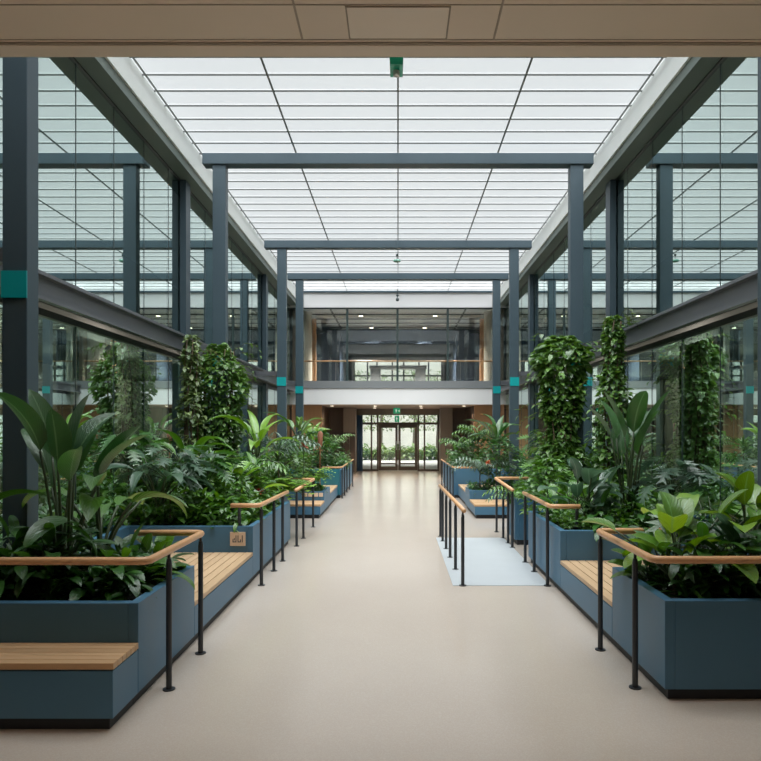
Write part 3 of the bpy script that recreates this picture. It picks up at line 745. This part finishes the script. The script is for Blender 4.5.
PROTO = {}; HN = {}
def get_proto(kind, var, m):
    key = (kind, var, m)
    if key not in PROTO:
        f, s = plant_mesh(kind, 100*var+len(kind)*7+ord(kind[0]))
        fm = f.mesh('foliage', M[m]); smm = s.mesh('stem', M['stem'])
        for me in (fm, smm): me.polygons.foreach_set('use_smooth', [True]*len(me.polygons))
        zs = [v[2] for v in f.v]; rr = [math.hypot(v[0], v[1]) for v in f.v]; rr.sort()
        HN[key] = max(zs)
        PROTO[key] = (fm, smm)
    return PROTO[key]
NAMES = {'arching': ('arching_leaf_plant', 'plant'), 'paddle': ('paddle_leaf_plant', 'plant'), 'lobed': ('philodendron', 'plant'), 'broad': ('broad_leaf_plant', 'plant'), 'bright': ('broad_leaf_plant', 'plant'),
         'banana': ('banana_plant', 'plant'), 'palm': ('palm', 'plant'), 'fern': ('fern', 'plant'), 'spiky': ('spiky_leaf_plant', 'plant'), 'shrub': ('shrub', 'shrub')}
def plant(kind, px, y, zb, h, label, m='lf_deep', var=0, rot=0, wide=1.0, X=None, group=None):
    """px: column of the photograph the stem base stands at"""
    x = (px-398)*y/650 if X is None else X
    get_proto(kind, var, m); hn = HN[(kind, var, m)]
    o = empty(NAMES[kind][0], (x, y, zb), label, NAMES[kind][1], group)
    o.rotation_euler = (0, 0, rot); k = min(h/hn, {'lobed': .72, 'palm': 1.05, 'banana': .95, 'arching': 1.15, 'broad': .95, 'bright': 1.2, 'shrub': 1.2, 'paddle': 1.3, 'fern': 1.3, 'spiky': 1.2}[kind]); o.scale = (k*wide, k*wide, k)
    lift = h-hn*k
    fm, smm = get_proto(kind, var, m)
    if lift > .04:      # a leaning trunk carries the crown
        o.location.z += lift
        MB().ring_sweep([(0, 0, -lift/k-.02), (.015, .01, -lift/k*.5), (0, 0, .05)], [.016, .014, .01], 6).build('trunk', M['woody'], None).parent = o
    a = bpy.data.objects.new('foliage', fm); C.objects.link(a); a.parent = o
    b = bpy.data.objects.new('stem', smm); C.objects.link(b); b.parent = o
    return o

def ivy(x, y, z0, z1, rx, ry, n, label, m='lf_ivy', seed=1, size=(.07, .13), name='climbing_vine', dense=True):
    r = random.Random(seed); U = r.uniform
    o = empty(name, (x, y, z0), label, 'climbing plant', 'climbing vines on the steel frames')
    f = MB(); s = MB()
    for i in range(n):
        t = U(0, 1)**.92; z = z0+(z1-z0)*t
        prof = (.80+.25*math.sin(t*7+seed)+.12*math.sin(t*19+seed*2))*(1 if t < .88 else max(.35, 1-(t-.88)*5))
        az = U(0, 6.28); rr = prof*U(.72, 1.08)
        leaf(f, (x+rx*rr*math.cos(az), y+ry*rr*math.sin(az), z), az+U(-.8, .8), U(-.9, .35), U(*size), U(size[0]*.8, size[1]*.9), 'heart', U(.2, .9), .12, 3, U(-.5, .5))
    for i in range(n//90):   # loose runners
        az = U(0, 6.28); zt = U(z0+.4, z1); px_, py_ = x+rx*.9*math.cos(az), y+ry*.9*math.sin(az)
        L_ = U(.25, .6); pts = arc((px_, py_, zt), az, U(.2, .9), -1.4, L_, 5)
        s.ring_sweep(pts, .004, 3)
        for p in pts[1:]:
            leaf(f, p, az+U(-1, 1), U(-.9, .2), U(*size)*.85, size[0], 'heart', .5, .1, 3)
    for i in range(9):
        a0 = i*.7
        pts = [(x+rx*.62*math.cos(a0+.5*math.sin(k*.9+i)), y+ry*.62*math.sin(a0+.5*math.sin(k*.9+i)), z0+(z1-z0-.1)*k/8) for k in range(9)]
        s.ring_sweep(pts, [.02-.0015*k for k in range(9)], 5)
    f.build('foliage', M[m], o, smooth=True); s.build('stem', M['woody'], o, smooth=True)
    return o

# --- groundcover in each planter (uncountable)
def cover(x0, x1, y0, y1, z, h, n, label, m='lf_deep', seed=0, size=(.09, .2), spill=0):
    r = random.Random(seed+50); U = r.uniform; f = MB()
    if x0 > x1: x0, x1 = x1, x0
    for i in range(n):
        x, y = U(x0, x1), U(y0, y1)
        hh = h*(.45+.55*abs(math.sin(x*3.1+seed)*math.cos(y*2.3+seed*.7)))*U(.1, 1)
        L = U(*size)
        leaf(f, (x, y, z+hh), U(0, 6.28), U(-.3, 1.1), L, L*U(.28, .5), 'ellipse', U(.4, 1.5), .15, 4, U(-.4, .4))
    o = f.build('groundcover', M[m], smooth=True)
    tag(o, label, 'groundcover', kind='stuff'); return o
cover(-1.98, -3.95, 4.75, 5.6, .58, .42, 1500, 'low leafy groundcover filling the planter behind the front slatted bench', seed=1)
cover(-3.38, -3.95, 5.8, 7.9, .58, .6, 800, 'leafy groundcover in the narrow strip behind the nook bench opposite the mat', seed=2)
cover(-1.9, -3.95, 8.1, 10.7, .58, .65, 3000, 'dense leafy groundcover filling the planter with the seat plaque', seed=3, m='lf_mid')
cover(-2.35, -3.95, 10.9, 13.7, .48, .9, 2200, 'leafy groundcover in the recessed planter before the fern', seed=4, m='lf_mid')
cover(-1.72, -3.15, 14.65, 15.7, .38, .3, 500, 'short groundcover around the bright fern', seed=5, m='lf_mid')
cover(-3.25, -4.0, 13.8, 17.8, .02, 1.5, 1500, 'tall undergrowth by the glass behind the fern planter', seed=12)
cover(-1.65, -3.9, 18.0, 21.9, .66, .6, 1500, 'leafy groundcover in the farthest planter with the teal end', seed=6)
cover(2.08, 3.95, 4.8, 5.5, .58, .40, 1300, 'low groundcover under the bright broad-leaf plant', seed=7)
cover(3.38, 3.95, 5.75, 7.4, .58, .6, 700, 'leafy groundcover in the narrow strip behind the mat-side nook bench', seed=8)
cover(1.97, 3.95, 7.55, 9.2, .60, .45, 2600, 'dense small-leaved groundcover in the planter at the front edge of the grey mat', seed=9, m='lf_mid', size=(.06, .13))
cover(2.55, 3.95, 9.4, 10.6, .48, .8, 1400, 'leafy groundcover in the recessed mat-side planter', seed=10, m='lf_mid')
cover(2.82, 3.95, 11.35, 12.9, .58, .8, 1300, 'leafy groundcover in the set-back planter under the ivy column', seed=16, m='lf_mid')
cover(1.98, 3.95, 10.75, 11.2, .64, .32, 800, 'leafy groundcover in the vine-draped planter', seed=11, m='lf_mid')
cover(1.7, 2.95, 14.9, 15.7, .38, .4, 500, 'groundcover in the low planter behind the short bench beyond the mat', seed=13)
cover(3.05, 4.0, 13.1, 17.8, .02, 1.5, 1600, 'tall undergrowth by the glass beyond the grey mat', seed=14)
cover(1.6, 3.9, 18.0, 21.9, .68, .6, 1500, 'leafy groundcover in the farthest planter on the grey mat side', seed=15)

# --- individual plants, plain-floor side
Z1 = .60
plant('paddle', 62, 5.15, Z1, 1.62, 'tall dark paddle-leaf plant rising beside the front steel column', 'lf_strel', 0, .6)
plant('broad', 12, 5.0, Z1, .72, 'dark broad-leaf plant at the foot of the front steel column, below the paddle leaves', 'lf_deep', 0, 0)
plant('broad', 50, 5.0, Z1, .62, 'dark broad-leaf plant under the paddle-leaf stems behind the front rail', 'lf_deep', 1, 1)
plant('broad', 98, 5.0, Z1, .58, 'dark broad-leaf plant at the walkway corner of the front bench planter', 'lf_deep', 2, 2)
plant('broad', 128, 5.15, Z1, .55, 'mid green broad-leaf plant behind the corner of the front rail', 'lf_mid', 0, 3)
plant('bright', 150, 5.45, Z1, .45, 'small fresh green plant by the rail return of the front bench planter', 'lf_mid', 1, 3)
plant('arching', 100, 5.35, Z1, .98, 'long-leaved arching plant beside the paddle-leaf plant', 'lf_mid', 1, 2.6)
plant('lobed', 128, 8.9, Z1, 1.30, 'large lobed philodendron against the glass at the seat plaque planter', 'lf_deep', 0, 0)
plant('lobed', 170, 8.45, Z1, 1.10, 'lobed philodendron in the middle of the seat plaque planter', 'lf_blue', 1, 1)
plant('lobed', 205, 8.7, Z1, 1.05, 'lobed philodendron below the pale climbing vine', 'lf_deep', 2, 2)
plant('banana', 190, 9.6, Z1, 1.30, 'arching plant with pale broad blades before the ivy leg', 'lf_mid', 0, 1.1)
plant('arching', 158, 8.35, Z1, 1.05, 'arching plant with blades reaching over the nook bench', 'lf_blue', 1, .2)
plant('shrub', 232, 8.9, Z1, .75, 'small-leaved bush at the walkway end of the seat plaque planter', 'lf_mid', 0, 0)
plant('bright', 232, 9.4, Z1, .85, 'bright upright plant above the wooden seat plaque', 'lf_bright', 2, 1)
plant('broad', 250, 9.9, Z1, .95, 'glossy broad-leaf plant beside the middle of the second rail', 'lf_mid', 2, .5)
plant('spiky', 215, 10.2, Z1, 1.1, 'spiky-leaved plant growing at the foot of the ivy leg', 'lf_mid', 0, 0)
plant('banana', 258, 11.3, .5, 1.75, 'arching bright banana plant past the ivy leg', 'lf_bright', 2, 2.2)
plant('palm', 278, 11.9, .5, 1.35, 'drooping palm beside the third portal column', 'lf_blue', 0, 0)
plant('shrub', 283, 12.9, .5, 1.2, 'small-leaved bush behind the end of the third rail', 'lf_mid', 1, 0)
plant('palm', 246, 10.2, Z1, .95, 'drooping palm hanging over the second rail end', 'lf_mid', 1, 1)
plant('fern', 314, 14.85, .42, .62, 'bright green fern over the low planter with pale plates', 'lf_bright', 0, 0, .95)
plant('fern', 272, 11.4, .5, .6, 'green fern spilling beside the recessed planter', 'lf_bright', 1, 1, 1.5)
plant('banana', 299, 15.6, .05, 2.25, 'tall banana plant before the gallery columns', 'lf_mid', 0, .3)
plant('shrub', 296, 14.9, .38, 1.35, 'dark bush behind the fern', 'lf_deep', 0, 1)
plant('shrub', 318, 18.4, .66, 1.25, 'dark bush at the teal end of the farthest planter', 'lf_deep', 1, 2, 1.3)
plant('spiky', 326, 19.5, .66, 1.1, 'spiky-leaved plant in the farthest teal-ended planter', 'lf_mid', 1, 2)
plant('palm', 334, 21.0, .66, 1.1, 'feathery palm nearest the lobby in the teal-ended planter', 'lf_mid', 0, 2)
plant('shrub', 340, 19.6, .66, .55, 'low bush behind the far handrail with the teal planter', 'lf_mid', 1, 1, 1.2)
plant('banana', 312, 19.2, .66, 1.5, 'fresh banana plant between the red flower heads and the lobby', 'lf_bright', 1, 2)
# flowers and the rust-red cone
def flowers(px, y, z, m, label, n=9, size=.12):
    x = (px-398)*y/650; f = MB(); r = random.Random(int(px)); s = MB()
    for i in range(n*3): leaf(f, (x, y, z), r.uniform(0, 6.28), r.uniform(-.2, 1.4), size*r.uniform(.7, 1.2), size*.4, 'ellipse', .4, .2, 4)
    s.ring_sweep([(x, y, z-.55), (x+.02, y, z-.3), (x, y, z)], .01, 5)
    o = empty('flower', (x, y, z-.55), label, 'flower'); f.build('petal_cluster', M[m], o, smooth=True); s.build('stem', M['stem'], o)
flowers(303, 12.4, 1.56, 'red', 'red flower head above the dark bushes behind the fern')
flowers(258, 9.6, .95, 'red', 'dark red flower head low beside the second rail', 7, .09)
flowers(488, 14.6, 1.12, 'orange', 'orange flower head beyond the grey mat', 6, .10)
x_ = (320-398)*17.4/650
t_ = MB().ring_sweep([(x_, 17.4, .38), (x_, 17.4, 1.40), (x_, 17.4, 1.46), (x_+.01, 17.4, 1.78), (x_, 17.4, 1.84)], [.012, .014, .065, .07, .03], 12)
tag(t_.build('flower_spike', M['stone'], smooth=True), 'upright rust-red flower spike beside the farthest bench', 'flower')

# --- climbing vines
ivy(-3.24, 11.75, .6, 3.42, .43, .40, 3400, 'dense green ivy wrapped round the plain-floor side leg of the ivy portal frame', seed=3)
ivy(-3.56, 11.2, .6, 3.52, .17, .26, 900, 'thin yellow-green vine hanging beside the dense ivy leg', 'lf_vari', seed=5)
ivy(2.93, 11.65, .7, 3.55, .42, .38, 3200, 'dense green ivy column wrapped round the portal leg beside the grey mat', seed=8, size=(.09, .16))
ivy(3.42, 10.35, .5, 3.70, .21, .25, 1500, 'narrow trailing vine climbing the steel column against the mat-side glass', seed=11)
# --- grey-mat side
plant('bright', 676, 5.0, Z1, .85, 'bright green broad-leaf plant behind the mat-side front rail', 'lf_bright', 0, 1.2, 1.0)
plant('bright', 655, 5.25, Z1, .50, 'small fresh green plant at the walkway corner of the mat-side front planter', 'lf_mid', 2, .4)
plant('bright', 752, 5.2, Z1, .98, 'bright leafy stalk at the foot of the mat-side front steel column', 'lf_bright', 1, 2)
plant('broad', 705, 5.0, Z1, .62, 'dark broad-leaf plant next to the bright plant behind the front rail', 'lf_deep', 1, 0)
plant('broad', 738, 4.9, Z1, .68, 'dark glossy broad-leaf plant under the leafy stalk', 'lf_blue', 2, 2)
plant('spiky', 685, 4.95, Z1, .36, 'small spiky plant below the bright broad-leaf plant', 'lf_mid', 0, 2)
plant('lobed', 715, 5.35, Z1, .75, 'lobed plant behind the bright plant beside the glass', 'lf_deep', 1, 2)
plant('paddle', 628, 8.1, Z1, 1.78, 'grey-green paddle-leaf plant standing before the mat-side glass', 'lf_strel', 2, 2.1)
plant('lobed', 672, 8.2, Z1, .95, 'lobed philodendron at the foot of the paddle-leaf plant by the glass', 'lf_blue', 0, 1)
plant('bright', 585, 8.2, Z1, .95, 'pale broad-leaf plant between the paddle-leaf plant and the ivy column', 'lf_blue', 1, 1.4)
plant('broad', 600, 7.9, Z1, .62, 'glossy low plant above the mat-side nook bench', 'lf_deep', 0, 1)
plant('broad', 640, 7.9, Z1, .60, 'dark low plant under the grey-green paddle leaves', 'lf_deep', 2, 1)
plant('bright', 568, 8.8, Z1, .62, 'fresh leafy plant beside the mat-side rail end post', 'lf_mid', 2, 1)
plant('shrub', 548, 9.9, .5, 1.0, 'small-leaved bush in the gap between the mat-side planters', 'lf_mid', 0, 1)
plant('lobed', 556, 11.6, .6, 1.0, 'lobed plant at the foot of the dense ivy column', 'lf_mid', 2, 1)
plant('palm', 516, 11.0, .62, .38, 'drooping fronds spilling over the vine-draped planter', 'lf_mid', 1, 1)
plant('shrub', 524, 11.0, .62, .42, 'small-leaved bush behind the mat-side rail turn', 'lf_deep', 1, 1, 1.2)
plant('shrub', 500, 15.2, .38, 1.35, 'dark bush rising behind the short bench beyond the mat', 'lf_deep', 0, 1, 1.1)
plant('palm', 480, 15.2, .38, .95, 'blue-green arching fronds over the low planter beyond the mat', 'lf_blue', 1, 1)
plant('banana', 497, 16.0, .38, 1.9, 'tall dark banana plant before the mat-side gallery columns', 'lf_deep', 1, 2.0)
plant('palm', 478, 18.4, .68, 1.35, 'feathery green palm over the last mat-side planter', 'lf_mid', 0, 0)
plant('palm', 461, 19.4, .68, 1.05, 'feathery palm reaching toward the walkway on the last mat-side planter', 'lf_mid', 1, 2)
plant('shrub', 468, 18.6, .68, .85, 'dark bush over the last mat-side planter end', 'lf_deep', 1, 1, 1.3)
plant('shrub', 490, 18.7, .68, 1.2, 'dark tall bush between the banana plant and the feathery palm', 'lf_deep', 0, 2, 1.3)
plant('lobed', 546, 12.5, .6, 1.3, 'lobed plant beneath the mat-side third portal column', 'lf_mid', 0, 2)
plant('lobed', 285, 13.4, .05, 1.6, 'lobed plant beneath the plain-floor side third portal column', 'lf_mid', 1, 2)

# --- outside greenery beyond the doors
cover(-8, 8, 40, 42, -.03, .95, 5000, 'blurred green hedge outside beyond the entrance doors', 'lf_vari', seed=30, size=(.2, .5))
trk = mat('tree_bark', (.20, .17, .14), .9)
for i, tx in enumerate((-3.1, -1.3, 1.1, 2.9)):
    o = empty('tree', (tx, 45+i % 2*3, -.03), ('pale', 'slender', 'grey', 'thin')[i]+' garden tree seen through the entrance glazing, %s' % ('beyond the blue curtain', 'behind the curtain-side door', 'behind the mat-side door', 'behind the mat-side sidelight')[i], 'tree')
    s_ = MB(); f_ = MB(); r_ = random.Random(i)
    s_.ring_sweep([(tx, 45+i % 2*3, 0), (tx+.1, 45+i % 2*3, 3), (tx, 45+i % 2*3, 6)], [.14, .1, .04], 8)
    for k in range(900):
        a_ = r_.uniform(0, 6.28); rr = r_.uniform(.3, 1.6); leaf(f_, (tx+rr*math.cos(a_), 45+i % 2*3+rr*math.sin(a_), r_.uniform(1.8, 6)), a_, r_.uniform(-1, 1), .22, .12, 'ellipse', .5, .1, 3)
    f_.build('foliage', M['lf_vari'], o); s_.build('trunk', trk, o)
